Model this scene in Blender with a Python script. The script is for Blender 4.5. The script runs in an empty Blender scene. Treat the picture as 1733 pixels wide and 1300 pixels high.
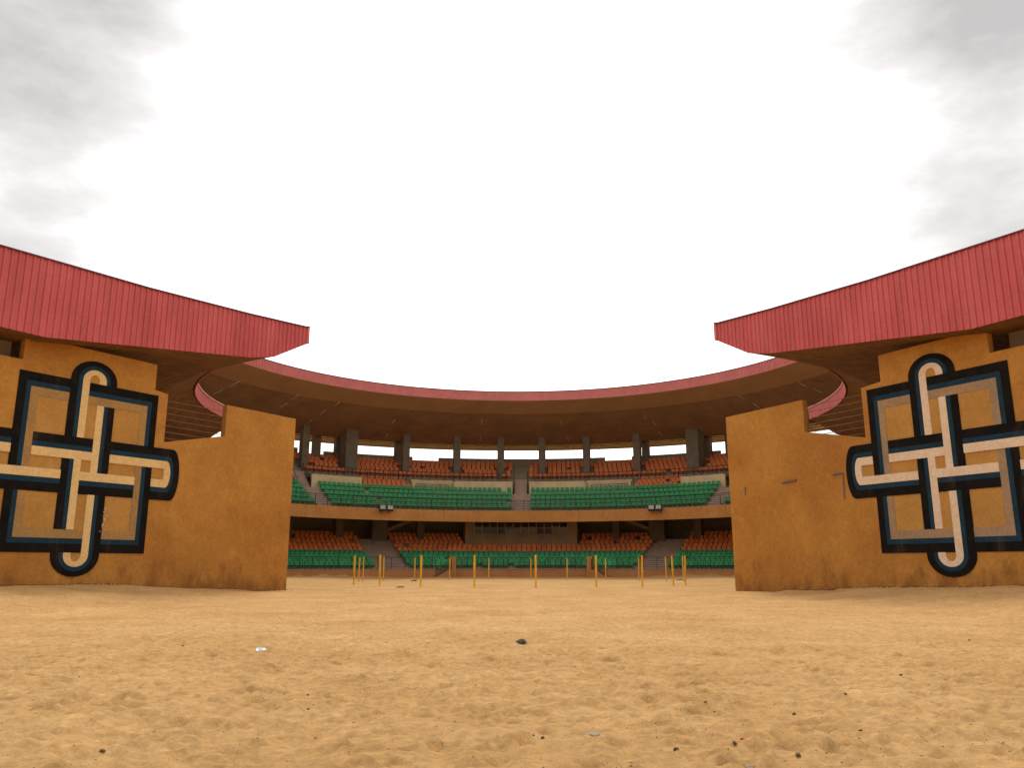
import bpy, bmesh, math, random
import numpy as np
from math import radians as R, sin, cos, pi
random.seed(4)
rng = np.random.default_rng(7)
S = bpy.context.scene
COL = S.collection

# ------------------------------------------------------------------ camera
cam = bpy.data.cameras.new('camera')
cam.sensor_width = 36.0
cam.lens = 36.0 * 1380 / 1733
cam.clip_start = 0.1
cam.clip_end = 12000
co = bpy.data.objects.new('camera', cam)
COL.objects.link(co)
co.location = (0, 0, 1.35)
co.rotation_euler = (R(90 + 12.5), 0, 0)
S.camera = co

# ------------------------------------------------------------------ world, sun, exposure
SUN_AZ, SUN_EL = 4.0, 55.0          # azimuth clockwise from +y
w = bpy.data.worlds.new('World')
S.world = w
w.use_nodes = True
nt = w.node_tree
nt.nodes.clear()
N = nt.nodes.new
out = N('ShaderNodeOutputWorld')
bg1 = N('ShaderNodeBackground'); bg2 = N('ShaderNodeBackground')
mixs = N('ShaderNodeMixShader')
sky = N('ShaderNodeTexSky')
sky.sky_type = 'NISHITA'; sky.sun_disc = False
sky.sun_elevation = R(SUN_EL); sky.sun_rotation = R(SUN_AZ)
bg1.inputs['Strength'].default_value = 0.08
nt.links.new(sky.outputs[0], bg1.inputs['Color'])
tc = N('ShaderNodeTexCoord')
dot = N('ShaderNodeVectorMath'); dot.operation = 'DOT_PRODUCT'
sd = (sin(R(0.5)) * cos(R(22)), cos(R(0.5)) * cos(R(22)), sin(R(22)))
nt.links.new(tc.outputs['Generated'], dot.inputs[0]); dot.inputs[1].default_value = sd
mapg = N('ShaderNodeMapRange'); mapg.interpolation_type = 'SMOOTHSTEP'
mapg.inputs['From Min'].default_value = 0.855; mapg.inputs['From Max'].default_value = 0.995
mapg.inputs['To Min'].default_value = 0.0; mapg.inputs['To Max'].default_value = 1.0
nt.links.new(dot.outputs['Value'], mapg.inputs['Value'])
mp = N('ShaderNodeMapping'); mp.inputs['Scale'].default_value = (1.0, 1.0, 2.2); mp.inputs['Location'].default_value = (5.25, 1.1, 0.85)
nt.links.new(tc.outputs['Generated'], mp.inputs['Vector'])
cn = N('ShaderNodeTexNoise'); cn.inputs['Scale'].default_value = 2.6; cn.inputs['Detail'].default_value = 8; cn.inputs['Roughness'].default_value = 0.58
nt.links.new(mp.outputs[0], cn.inputs['Vector'])
# cloud thickness: noise, washed out in the bright part round the hidden sun
m1 = N('ShaderNodeMath'); m1.operation = 'MULTIPLY_ADD'
m1.inputs[1].default_value = 0.46
m0 = N('ShaderNodeMath'); m0.operation = 'MULTIPLY_ADD'; m0.inputs[1].default_value = 0.85; m0.inputs[2].default_value = 0.03
nt.links.new(cn.outputs['Fac'], m0.inputs[0])
nt.links.new(mapg.outputs[0], m1.inputs[0]); nt.links.new(m0.outputs[0], m1.inputs[2])
cr = N('ShaderNodeValToRGB')
cr.color_ramp.elements[0].position = 0.34; cr.color_ramp.elements[0].color = (0.25, 0.240, 0.235, 1)
cr.color_ramp.elements[1].position = 1.0; cr.color_ramp.elements[1].color = (1.0, 0.985, 0.97, 1)
e = cr.color_ramp.elements.new(0.48); e.color = (0.375, 0.362, 0.353, 1)
e = cr.color_ramp.elements.new(0.72); e.color = (0.68, 0.668, 0.66, 1)
nt.links.new(m1.outputs[0], cr.inputs['Fac'])
nt.links.new(cr.outputs[0], bg2.inputs['Color'])
bg2.inputs['Strength'].default_value = 1.8
mixs.inputs[0].default_value = 0.94
nt.links.new(bg1.outputs[0], mixs.inputs[1]); nt.links.new(bg2.outputs[0], mixs.inputs[2])
nt.links.new(mixs.outputs[0], out.inputs['Surface'])

sl = bpy.data.lights.new('sun', 'SUN')
sl.energy = 1.1; sl.angle = R(14); sl.color = (1.0, 0.93, 0.82)
so = bpy.data.objects.new('sun', sl); COL.objects.link(so)
so.rotation_euler = (R(-(90 - SUN_EL)), 0, R(-SUN_AZ))

S.view_settings.view_transform = 'Standard'
S.view_settings.look = 'None'
S.view_settings.exposure = 0.46
S.view_settings.gamma = 1.0
S.view_settings.use_curve_mapping = False
S.render.engine = 'CYCLES'
S.cycles.max_bounces = 8
S.cycles.diffuse_bounces = 5

# ------------------------------------------------------------------ materials
def mat(name, c, rough=0.8, var=0.25, scale=1.5, c2=None, bump=0.0, bscale=40.0, metal=0.0, rnd=0.0, stretch=(1, 1, 1), spec=0.3):
    m = bpy.data.materials.new(name)
    m.use_nodes = True
    t = m.node_tree; n = t.nodes; L = t.links
    b = n['Principled BSDF']
    b.inputs['Roughness'].default_value = rough
    b.inputs['Metallic'].default_value = metal
    b.inputs['Specular IOR Level'].default_value = spec
    co_ = n.new('ShaderNodeTexCoord')
    mp_ = n.new('ShaderNodeMapping'); mp_.inputs['Scale'].default_value = stretch
    L.new(co_.outputs['Object'], mp_.inputs['Vector'])
    no = n.new('ShaderNodeTexNoise'); no.inputs['Scale'].default_value = scale; no.inputs['Detail'].default_value = 7; no.inputs['Roughness'].default_value = 0.62
    L.new(mp_.outputs[0], no.inputs['Vector'])
    ra = n.new('ShaderNodeValToRGB')
    if c2 is None:
        c2 = tuple(x * (1 - var) for x in c)
    ra.color_ramp.elements[0].position = 0.30; ra.color_ramp.elements[0].color = (*c2, 1)
    ra.color_ramp.elements[1].position = 0.62; ra.color_ramp.elements[1].color = (*c, 1)
    L.new(no.outputs['Fac'], ra.inputs['Fac'])
    src = ra.outputs[0]
    if rnd > 0:
        oi = n.new('ShaderNodeObjectInfo')
        mr = n.new('ShaderNodeMapRange'); mr.inputs['To Min'].default_value = 1 - rnd; mr.inputs['To Max'].default_value = 1 + rnd
        L.new(oi.outputs['Random'], mr.inputs['Value'])
        hs = n.new('ShaderNodeHueSaturation')
        L.new(mr.outputs[0], hs.inputs['Value']); L.new(src, hs.inputs['Color'])
        src = hs.outputs[0]
    L.new(src, b.inputs['Base Color'])
    if bump > 0:
        bn = n.new('ShaderNodeTexNoise'); bn.inputs['Scale'].default_value = bscale; bn.inputs['Detail'].default_value = 5
        L.new(co_.outputs['Object'], bn.inputs['Vector'])
        bp = n.new('ShaderNodeBump'); bp.inputs['Strength'].default_value = bump; bp.inputs['Distance'].default_value = 0.02
        L.new(bn.outputs['Fac'], bp.inputs['Height']); L.new(bp.outputs[0], b.inputs['Normal'])
    m['src'] = 1
    return m

def stain(m, col, scale, stretch, lo, hi, amount, zmax=None):
    """extra dirt with its own shape over the base colour; zmax keeps it to splashes near the ground"""
    t = m.node_tree; n = t.nodes; L = t.links
    b = n['Principled BSDF']
    src = b.inputs['Base Color'].links[0].from_socket
    co_ = n.new('ShaderNodeTexCoord')
    mp_ = n.new('ShaderNodeMapping'); mp_.inputs['Scale'].default_value = stretch
    L.new(co_.outputs['Object'], mp_.inputs['Vector'])
    no = n.new('ShaderNodeTexNoise'); no.inputs['Scale'].default_value = scale; no.inputs['Detail'].default_value = 6; no.inputs['Roughness'].default_value = 0.6
    L.new(mp_.outputs[0], no.inputs['Vector'])
    val = no.outputs['Fac']
    if zmax is not None:
        sx = n.new('ShaderNodeSeparateXYZ'); L.new(co_.outputs['Object'], sx.inputs[0])
        mz = n.new('ShaderNodeMapRange'); mz.inputs['From Min'].default_value = 0; mz.inputs['From Max'].default_value = zmax
        mz.inputs['To Min'].default_value = 0.24; mz.inputs['To Max'].default_value = -0.2
        L.new(sx.outputs['Z'], mz.inputs['Value'])
        ad = n.new('ShaderNodeMath'); ad.operation = 'ADD'
        L.new(val, ad.inputs[0]); L.new(mz.outputs[0], ad.inputs[1]); val = ad.outputs[0]
    mr = n.new('ShaderNodeMapRange'); mr.interpolation_type = 'SMOOTHSTEP'
    mr.inputs['From Min'].default_value = lo; mr.inputs['From Max'].default_value = hi; mr.inputs['To Max'].default_value = amount
    L.new(val, mr.inputs['Value'])
    mx = n.new('ShaderNodeMix'); mx.data_type = 'RGBA'
    L.new(mr.outputs[0], mx.inputs[0]); L.new(src, mx.inputs[6]); mx.inputs[7].default_value = (*col, 1)
    L.new(mx.outputs[2], b.inputs['Base Color'])
    return m

def grain(m, scale, lo, hi, stretch=(1, 1, 1)):
    """fine mottling of the paint or plaster itself"""
    t = m.node_tree; n = t.nodes; L = t.links
    b = n['Principled BSDF']; src = b.inputs['Base Color'].links[0].from_socket
    co_ = n.new('ShaderNodeTexCoord')
    mp_ = n.new('ShaderNodeMapping'); mp_.inputs['Scale'].default_value = stretch
    L.new(co_.outputs['Object'], mp_.inputs['Vector'])
    no = n.new('ShaderNodeTexNoise'); no.inputs['Scale'].default_value = scale; no.inputs['Detail'].default_value = 4; no.inputs['Roughness'].default_value = 0.7
    L.new(mp_.outputs[0], no.inputs['Vector'])
    mr = n.new('ShaderNodeMapRange'); mr.inputs['From Min'].default_value = 0.32; mr.inputs['From Max'].default_value = 0.68
    mr.inputs['To Min'].default_value = lo; mr.inputs['To Max'].default_value = hi
    L.new(no.outputs['Fac'], mr.inputs['Value'])
    hs = n.new('ShaderNodeHueSaturation'); L.new(mr.outputs[0], hs.inputs['Value']); L.new(src, hs.inputs['Color'])
    L.new(hs.outputs[0], b.inputs['Base Color'])
    return m

M = {}
M['ochre'] = mat('ochre_render', (0.58, 0.28, 0.056), 0.9, scale=0.5, c2=(0.47, 0.205, 0.040), bump=0.5, bscale=22)
stain(M['ochre'], (0.30, 0.115, 0.025), 1.1, (1, 1, 0.16), 0.62, 0.78, 0.5)
stain(M['ochre'], (0.24, 0.095, 0.025), 1.3, (1, 1, 0.6), 0.50, 0.82, 0.75, zmax=2.4)
stain(M['ochre'], (0.33, 0.125, 0.028), 0.16, (1, 1, 1), 0.42, 0.68, 0.45)
stain(M['ochre'], (0.27, 0.11, 0.03), 2.6, (1, 1, 0.05), 0.64, 0.74, 0.2)
stain(M['ochre'], (0.70, 0.45, 0.20), 7.0, (1, 1, 1), 0.70, 0.74, 0.5)
stain(M['ochre'], (0.66, 0.36, 0.12), 0.8, (1, 1, 0.8), 0.60, 0.75, 0.35)
grain(M['ochre'], 7.0, 0.86, 1.10)
grain(M['ochre'], 2.2, 0.94, 1.05)
M['ochre_far'] = mat('ochre_concrete', (0.60, 0.28, 0.085), 0.9, scale=0.6, c2=(0.50, 0.22, 0.06), bump=0.2)
grain(M['ochre_far'], 4.0, 0.85, 1.1)
M['podium'] = mat('podium_render', (0.54, 0.26, 0.105), 0.9, scale=0.7, c2=(0.44, 0.20, 0.075))
M['cap'] = mat('podium_coping', (0.42, 0.30, 0.22), 0.9, scale=2)
M['concrete'] = mat('grey_concrete', (0.34, 0.27, 0.19), 0.9, scale=1.2, c2=(0.25, 0.195, 0.135), bump=0.2)
M['column'] = mat('column_concrete', (0.22, 0.18, 0.125), 0.9, scale=1.2, c2=(0.16, 0.13, 0.09), bump=0.2)
M['terrace'] = mat('terrace_concrete', (0.50, 0.36, 0.27), 0.9, scale=1.5, c2=(0.37, 0.26, 0.19), bump=0.2)
M['cream_wall'] = mat('cream_render', (0.85, 0.65, 0.38), 0.9, scale=0.8)
M['box'] = mat('booth_render', (0.47, 0.32, 0.18), 0.9, scale=0.7)
M['red'] = mat('red_sheet', (0.66, 0.125, 0.128), 0.50, scale=0.8, c2=(0.55, 0.085, 0.09), rnd=0.06, stretch=(1, 1, 0.35), spec=0.5)
stain(M['red'], (0.34, 0.05, 0.04), 1.0, (1, 1, 0.12), 0.62, 0.78, 0.3)
stain(M['red'], (0.62, 0.22, 0.17), 1.4, (1, 1, 0.3), 0.56, 0.8, 0.45)
M['pink'] = mat('pink_sheet', (0.74, 0.23, 0.21), 0.55, scale=0.8, var=0.18, spec=0.5)
grain(M['red'], 9.0, 0.88, 1.08)
grain(M['pink'], 5.0, 0.88, 1.08)
M['trim'] = mat('dark_trim', (0.17, 0.05, 0.07), 0.5, scale=2)
M['trim_pale'] = mat('pale_trim', (0.75, 0.45, 0.38), 0.5, scale=2)
M['soffit'] = mat('brown_soffit', (0.40, 0.225, 0.13), 0.85, scale=0.35, c2=(0.29, 0.16, 0.09))
M['soffit_strip'] = mat('tan_soffit', (0.44, 0.25, 0.13), 0.85, scale=0.35, c2=(0.37, 0.20, 0.10))
stain(M['soffit'], (0.20, 0.10, 0.05), 0.5, (1, 1, 1), 0.55, 0.72, 0.5)
stain(M['soffit'], (0.50, 0.33, 0.20), 1.3, (1, 1, 1), 0.62, 0.72, 0.4)
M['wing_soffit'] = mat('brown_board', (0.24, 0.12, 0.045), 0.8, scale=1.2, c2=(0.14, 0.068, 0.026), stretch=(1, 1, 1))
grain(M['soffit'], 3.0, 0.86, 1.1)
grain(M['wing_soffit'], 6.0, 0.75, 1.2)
M['sheet'] = mat('bare_sheet', (0.62, 0.49, 0.31), 0.6, scale=1)
M['steel'] = mat('dark_steel', (0.05, 0.04, 0.035), 0.5, scale=3)
M['bar'] = mat('grey_bar', (0.22, 0.17, 0.12), 0.5, scale=3)
M['black'] = mat('black_paint', (0.009, 0.0075, 0.007), 0.7, scale=1.4, c2=(0.018, 0.014, 0.012), bump=0.3, bscale=25, spec=0.08)
M['blue'] = mat('blue_paint', (0.018, 0.052, 0.085), 0.7, scale=1.4, c2=(0.014, 0.038, 0.062), bump=0.3, bscale=25, spec=0.08)
M['cream'] = mat('cream_paint', (0.88, 0.63, 0.29), 0.8, scale=1.2, c2=(0.80, 0.55, 0.24), bump=0.3, bscale=25, spec=0.08)
M['cream_pink'] = mat('cream_right', (0.86, 0.68, 0.50), 0.8, scale=1.2, c2=(0.80, 0.60, 0.42), bump=0.3, bscale=25, spec=0.08)  # paler, pinker cream for the right-hand emblem
M['tan'] = mat('tan_paint', (0.46, 0.275, 0.10), 0.8, scale=1.0, c2=(0.38, 0.23, 0.095), bump=0.3, bscale=25, spec=0.08)
M['tan_grey'] = mat('tan_right', (0.42, 0.28, 0.165), 0.8, scale=1.0, c2=(0.34, 0.24, 0.15), bump=0.3, bscale=25, spec=0.08)  # greyer tan for the right-hand emblem's frame
M['field'] = mat('field_paint', (0.57, 0.30, 0.075), 0.85, scale=0.6, c2=(0.47, 0.235, 0.055), bump=0.3, bscale=25)
stain(M['field'], (0.62, 0.40, 0.18), 1.0, (1, 1, 0.5), 0.60, 0.75, 0.4)
for k_ in ('black', 'blue', 'cream', 'cream_pink', 'tan', 'tan_grey'):
    stain(M[k_], (0.42, 0.24, 0.09), 9.0, (1, 1, 1), 0.70, 0.73, 0.45)          # small chips
    stain(M[k_], (0.40, 0.26, 0.12), 0.9, (1, 1, 0.25), 0.55, 0.85, 0.22)       # dust runs
for k_ in ('black', 'blue', 'cream', 'cream_pink', 'tan', 'tan_grey', 'field'): grain(M[k_], 8.0, 0.86, 1.10)
M['white'] = mat('white_paint', (0.8, 0.78, 0.72), 0.7)
M['yellow'] = mat('yellow_paint', (0.85, 0.50, 0.03), 0.6, scale=3, c2=(0.72, 0.38, 0.02))
M['yellow_pale'] = mat('pale_yellow_paint', (0.80, 0.49, 0.08), 0.6, scale=3, c2=(0.64, 0.36, 0.05))  # slightly paler yellow, given to the far half of the ring
M['green'] = mat('green_plastic', (0.05, 0.43, 0.15), 0.5, scale=1, var=0.2, rnd=0.18)
M['orange'] = mat('orange_plastic', (0.95, 0.26, 0.06), 0.5, scale=1, var=0.2, rnd=0.18)
M['lamp_black'] = mat('black_housing', (0.03, 0.028, 0.026), 0.5)
M['lamp_glass'] = mat('lamp_glass', (0.6, 0.6, 0.56), 0.15, spec=0.6)
M['tube'] = mat('white_tube', (0.75, 0.68, 0.58), 0.4)
M['stone'] = mat('brown_stone', (0.15, 0.09, 0.05), 0.95, scale=20, bump=0.5, rnd=0.35)
M['scrap_dark'] = mat('grey_scrap', (0.10, 0.085, 0.08), 0.8, scale=8)
M['scrap_pale'] = mat('pale_scrap', (0.42, 0.34, 0.25), 0.8, scale=8)
M['plastic_blue'] = mat('pale_blue_plastic', (0.62, 0.70, 0.74), 0.3, scale=12, spec=0.5)
M['plastic_white'] = mat('white_plastic', (0.75, 0.7, 0.6), 0.3, scale=12, spec=0.5)
M['plastic_red'] = mat('red_plastic', (0.6, 0.03, 0.02), 0.4, scale=8)
M['curtain'] = mat('curtain_cloth', (0.82, 0.68, 0.48), 0.9, scale=4)
M['curtain_dark'] = mat('dark_curtain_cloth', (0.40, 0.31, 0.20), 0.9, scale=4)

def glass_mat():
    m = bpy.data.materials.new('window_glass'); m.use_nodes = True
    t = m.node_tree; n = t.nodes
    n.clear()
    o = n.new('ShaderNodeOutputMaterial'); tr = n.new('ShaderNodeBsdfTransparent'); gl = n.new('ShaderNodeBsdfGlossy')
    gl.inputs['Roughness'].default_value = 0.08
    tr.inputs[0].default_value = (0.8, 0.78, 0.72, 1)
    fr = n.new('ShaderNodeFresnel'); fr.inputs[0].default_value = 1.18
    mx = n.new('ShaderNodeMixShader')
    t.links.new(fr.outputs[0], mx.inputs[0]); t.links.new(tr.outputs[0], mx.inputs[1]); t.links.new(gl.outputs[0], mx.inputs[2])
    t.links.new(mx.outputs[0], o.inputs[0])
    return m
M['glass'] = glass_mat()

def sand_mat():
    m = bpy.data.materials.new('sand'); m.use_nodes = True
    t = m.node_tree; n = t.nodes; L = t.links
    b = n['Principled BSDF']; b.inputs['Roughness'].default_value = 0.95; b.inputs['Specular IOR Level'].default_value = 0.15
    tc_ = n.new('ShaderNodeTexCoord')
    def noise(s, d=6, r=0.6):
        x = n.new('ShaderNodeTexNoise'); x.inputs['Scale'].default_value = s; x.inputs['Detail'].default_value = d; x.inputs['Roughness'].default_value = r
        L.new(tc_.outputs['Object'], x.inputs['Vector']); return x
    a = noise(0.35, 8, 0.65)
    ra = n.new('ShaderNodeValToRGB')
    ra.color_ramp.elements[0].position = 0.28; ra.color_ramp.elements[0].color = (0.60, 0.335, 0.118, 1)
    ra.color_ramp.elements[1].position = 0.66; ra.color_ramp.elements[1].color = (0.80, 0.49, 0.205, 1)
    L.new(a.outputs['Fac'], ra.inputs['Fac'])
    f = noise(9, 8, 0.7)
    rf = n.new('ShaderNodeMapRange'); rf.inputs['From Min'].default_value = 0.3; rf.inputs['From Max'].default_value = 0.7; rf.inputs['To Min'].default_value = 0.72; rf.inputs['To Max'].default_value = 1.16
    L.new(f.outputs['Fac'], rf.inputs['Value'])
    hs = n.new('ShaderNodeHueSaturation'); L.new(rf.outputs[0], hs.inputs['Value']); L.new(ra.outputs[0], hs.inputs['Color'])
    f2 = noise(2.6, 8, 0.72)
    rg = n.new('ShaderNodeMapRange'); rg.inputs['From Min'].default_value = 0.3; rg.inputs['From Max'].default_value = 0.7; rg.inputs['To Min'].default_value = 0.87; rg.inputs['To Max'].default_value = 1.10
    L.new(f2.outputs['Fac'], rg.inputs['Value'])
    hs0 = hs; hs = n.new('ShaderNodeHueSaturation'); L.new(rg.outputs[0], hs.inputs['Value']); L.new(hs0.outputs[0], hs.inputs['Color'])
    # dark organic crumbs
    v = n.new('ShaderNodeTexVoronoi'); v.inputs['Scale'].default_value = 11.0; v.inputs['Randomness'].default_value = 1.0
    L.new(tc_.outputs['Object'], v.inputs['Vector'])
    lt = n.new('ShaderNodeMath'); lt.operation = 'LESS_THAN'; lt.inputs[1].default_value = 0.10
    L.new(v.outputs['Distance'], lt.inputs[0])
    pn = noise(0.7, 4); gt = n.new('ShaderNodeMath'); gt.operation = 'GREATER_THAN'; gt.inputs[1].default_value = 0.54
    L.new(pn.outputs['Fac'], gt.inputs[0])
    mu = n.new('ShaderNodeMath'); mu.operation = 'MULTIPLY'; L.new(lt.outputs[0], mu.inputs[0]); L.new(gt.outputs[0], mu.inputs[1])
    mu2 = n.new('ShaderNodeMath'); mu2.operation = 'MULTIPLY'; mu2.inputs[1].default_value = 0.55; L.new(mu.outputs[0], mu2.inputs[0])
    mx = n.new('ShaderNodeMix'); mx.data_type = 'RGBA'
    L.new(mu2.outputs[0], mx.inputs[0]); L.new(hs.outputs[0], mx.inputs[6]); mx.inputs[7].default_value = (0.16, 0.09, 0.04, 1)
    L.new(mx.outputs[2], b.inputs['Base Color'])
    b0 = noise(3.2, 7, 0.68)
    bo = n.new('ShaderNodeBump'); bo.inputs['Strength'].default_value = 0.5; bo.inputs['Distance'].default_value = 0.12
    L.new(b0.outputs['Fac'], bo.inputs['Height'])
    b1 = noise(16, 8, 0.72); b2 = noise(90, 3)
    bp = n.new('ShaderNodeBump'); bp.inputs['Strength'].default_value = 0.7; bp.inputs['Distance'].default_value = 0.06
    L.new(b1.outputs['Fac'], bp.inputs['Height']); L.new(bo.outputs[0], bp.inputs['Normal'])
    bq = n.new('ShaderNodeBump'); bq.inputs['Strength'].default_value = 0.35; bq.inputs['Distance'].default_value = 0.01
    L.new(b2.outputs['Fac'], bq.inputs['Height']); L.new(bp.outputs[0], bq.inputs['Normal'])
    L.new(bq.outputs[0], b.inputs['Normal'])
    return m
M['sand'] = sand_mat()

# ------------------------------------------------------------------ helpers
WL = {}
def tag(o, label=None, cat=None, group=None, kind=None):
    if label: o['label'] = label
    if cat: o['category'] = cat
    if group: o['group'] = group
    if kind: o['kind'] = kind
    return o

def empty(name, loc, label, cat, group=None):
    o = bpy.data.objects.new(name, None)
    o.empty_display_size = 0.3
    COL.objects.link(o); o.location = loc; WL[o.name] = tuple(loc)
    return tag(o, label, cat, group, 'thing' if cat in ('wall', 'canopy') else None)

def mesh_of(name, V, F, m, smooth=False):
    me = bpy.data.meshes.new(name)
    me.from_pydata([tuple(map(float, v)) for v in V], [], [tuple(f) for f in F])
    bm = bmesh.new(); bm.from_mesh(me)
    bmesh.ops.recalc_face_normals(bm, faces=bm.faces)
    bm.to_mesh(me); bm.free()
    if m is not None: me.materials.append(m)
    if smooth:
        for p in me.polygons: p.use_smooth = True
    return me

def obj(name, VF, m, parent=None, loc=None, smooth=False):
    """VF in world coordinates; the object is placed under parent or with its origin at loc"""
    V, F = VF
    if parent is None and loc is not None:
        V = [(v[0] - loc[0], v[1] - loc[1], v[2] - loc[2]) for v in V]
    me = mesh_of(name, V, F, m, smooth)
    o = bpy.data.objects.new(name, me); COL.objects.link(o)
    if parent is not None:
        p = WL[parent.name]
        o.parent = parent; o.location = (-p[0], -p[1], -p[2]); WL[o.name] = (0, 0, 0)
    else:
        o.location = loc or (0, 0, 0); WL[o.name] = tuple(o.location)
    return o

def join(*parts):
    V, F = [], []
    for v, f in parts:
        k = len(V); V += list(v); F += [tuple(i + k for i in q) for q in f]
    return V, F

BOXF = [(0, 1, 2, 3), (7, 6, 5, 4), (0, 4, 5, 1), (1, 5, 6, 2), (2, 6, 7, 3), (3, 7, 4, 0)]
def box(x0, x1, y0, y1, z0, z1):
    return [(x0, y0, z0), (x1, y0, z0), (x1, y1, z0), (x0, y1, z0), (x0, y0, z1), (x1, y0, z1), (x1, y1, z1), (x0, y1, z1)], BOXF

CX, CY = 0.6, 66.0                    # centre of the round arena
def P(r, az, z):
    a = R(az); return (CX + r * sin(a), CY + r * cos(a), z)

def rbox(r0, r1, a0, a1, z0, z1, n=1):
    """block between two radii, two azimuths, two heights"""
    V, F = sweep([(r0, z0), (r1, z0), (r1, z1), (r0, z1)], [a0 + (a1 - a0) * i / n for i in range(n + 1)])
    return V, F

def sweep(prof, azs, caps=True):
    k = len(prof); V = []; F = []
    for a in azs:
        for (r, z) in prof: V.append(P(r, a, z))
    for i in range(len(azs) - 1):
        for j in range(k):
            j2 = (j + 1) % k
            F.append((i * k + j, i * k + j2, (i + 1) * k + j2, (i + 1) * k + j))
    if caps:
        F.append(tuple(range(k))); F.append(tuple((len(azs) - 1) * k + j for j in reversed(range(k))))
    return V, F

def azl(a, b, step=2.0):
    n = max(1, int(abs(b - a) / step + 0.5)); return [a + (b - a) * i / n for i in range(n + 1)]

def tube(p, q, r, n=6):
    p = np.array(p, float); q = np.array(q, float); d = q - p; d /= np.linalg.norm(d)
    u = np.cross(d, (0, 0, 1.0))
    if np.linalg.norm(u) < 1e-3: u = np.array((1.0, 0, 0))
    u /= np.linalg.norm(u); v = np.cross(d, u)
    V = []; F = []
    for e_ in (p, q):
        for i in range(n):
            a = 2 * pi * i / n; V.append(tuple(e_ + r * (cos(a) * u + sin(a) * v)))
    for i in range(n): F.append((i, (i + 1) % n, n + (i + 1) % n, n + i))
    F.append(tuple(range(n - 1, -1, -1))); F.append(tuple(range(n, 2 * n)))
    return V, F

def arc_rail(r, z, azs, rad, n=5):
    prof = [(r + rad * cos(2 * pi * i / n), z + rad * sin(2 * pi * i / n)) for i in range(n)]
    return sweep(prof, azs)

# ------------------------------------------------------------------ ground
def vnoise(x, y, seed):
    xi = np.floor(x).astype(np.int64); yi = np.floor(y).astype(np.int64)
    fx = x - xi; fy = y - yi; fx = fx * fx * (3 - 2 * fx); fy = fy * fy * (3 - 2 * fy)
    def hsh(a, b):
        h = (a * 374761393 + b * 668265263 + seed * 974711) & 0x7fffffff
        h = ((h ^ (h >> 13)) * 1274126177) & 0x7fffffff
        return ((h ^ (h >> 16)) & 0xffff) / 65535.0
    a = hsh(xi, yi); b = hsh(xi + 1, yi); c = hsh(xi, yi + 1); d = hsh(xi + 1, yi + 1)
    return (a * (1 - fx) + b * fx) * (1 - fy) + (c * (1 - fx) + d * fx) * fy

def sstep(a, b, x):
    t = np.clip((x - a) / (b - a), 0, 1); return t * t * (3 - 2 * t)

def base_z(x, y):
    """sand lies flat in the middle and is banked up against the outer ends of the walls"""
    inside = (x - CX) ** 2 + (y - CY) ** 2 < 27.4 ** 2
    g = 0.55 * sstep(11.5, 19.5, np.abs(x))
    return np.where(inside, 0.45 * g, g) * sstep(-20, 12, y)

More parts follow.
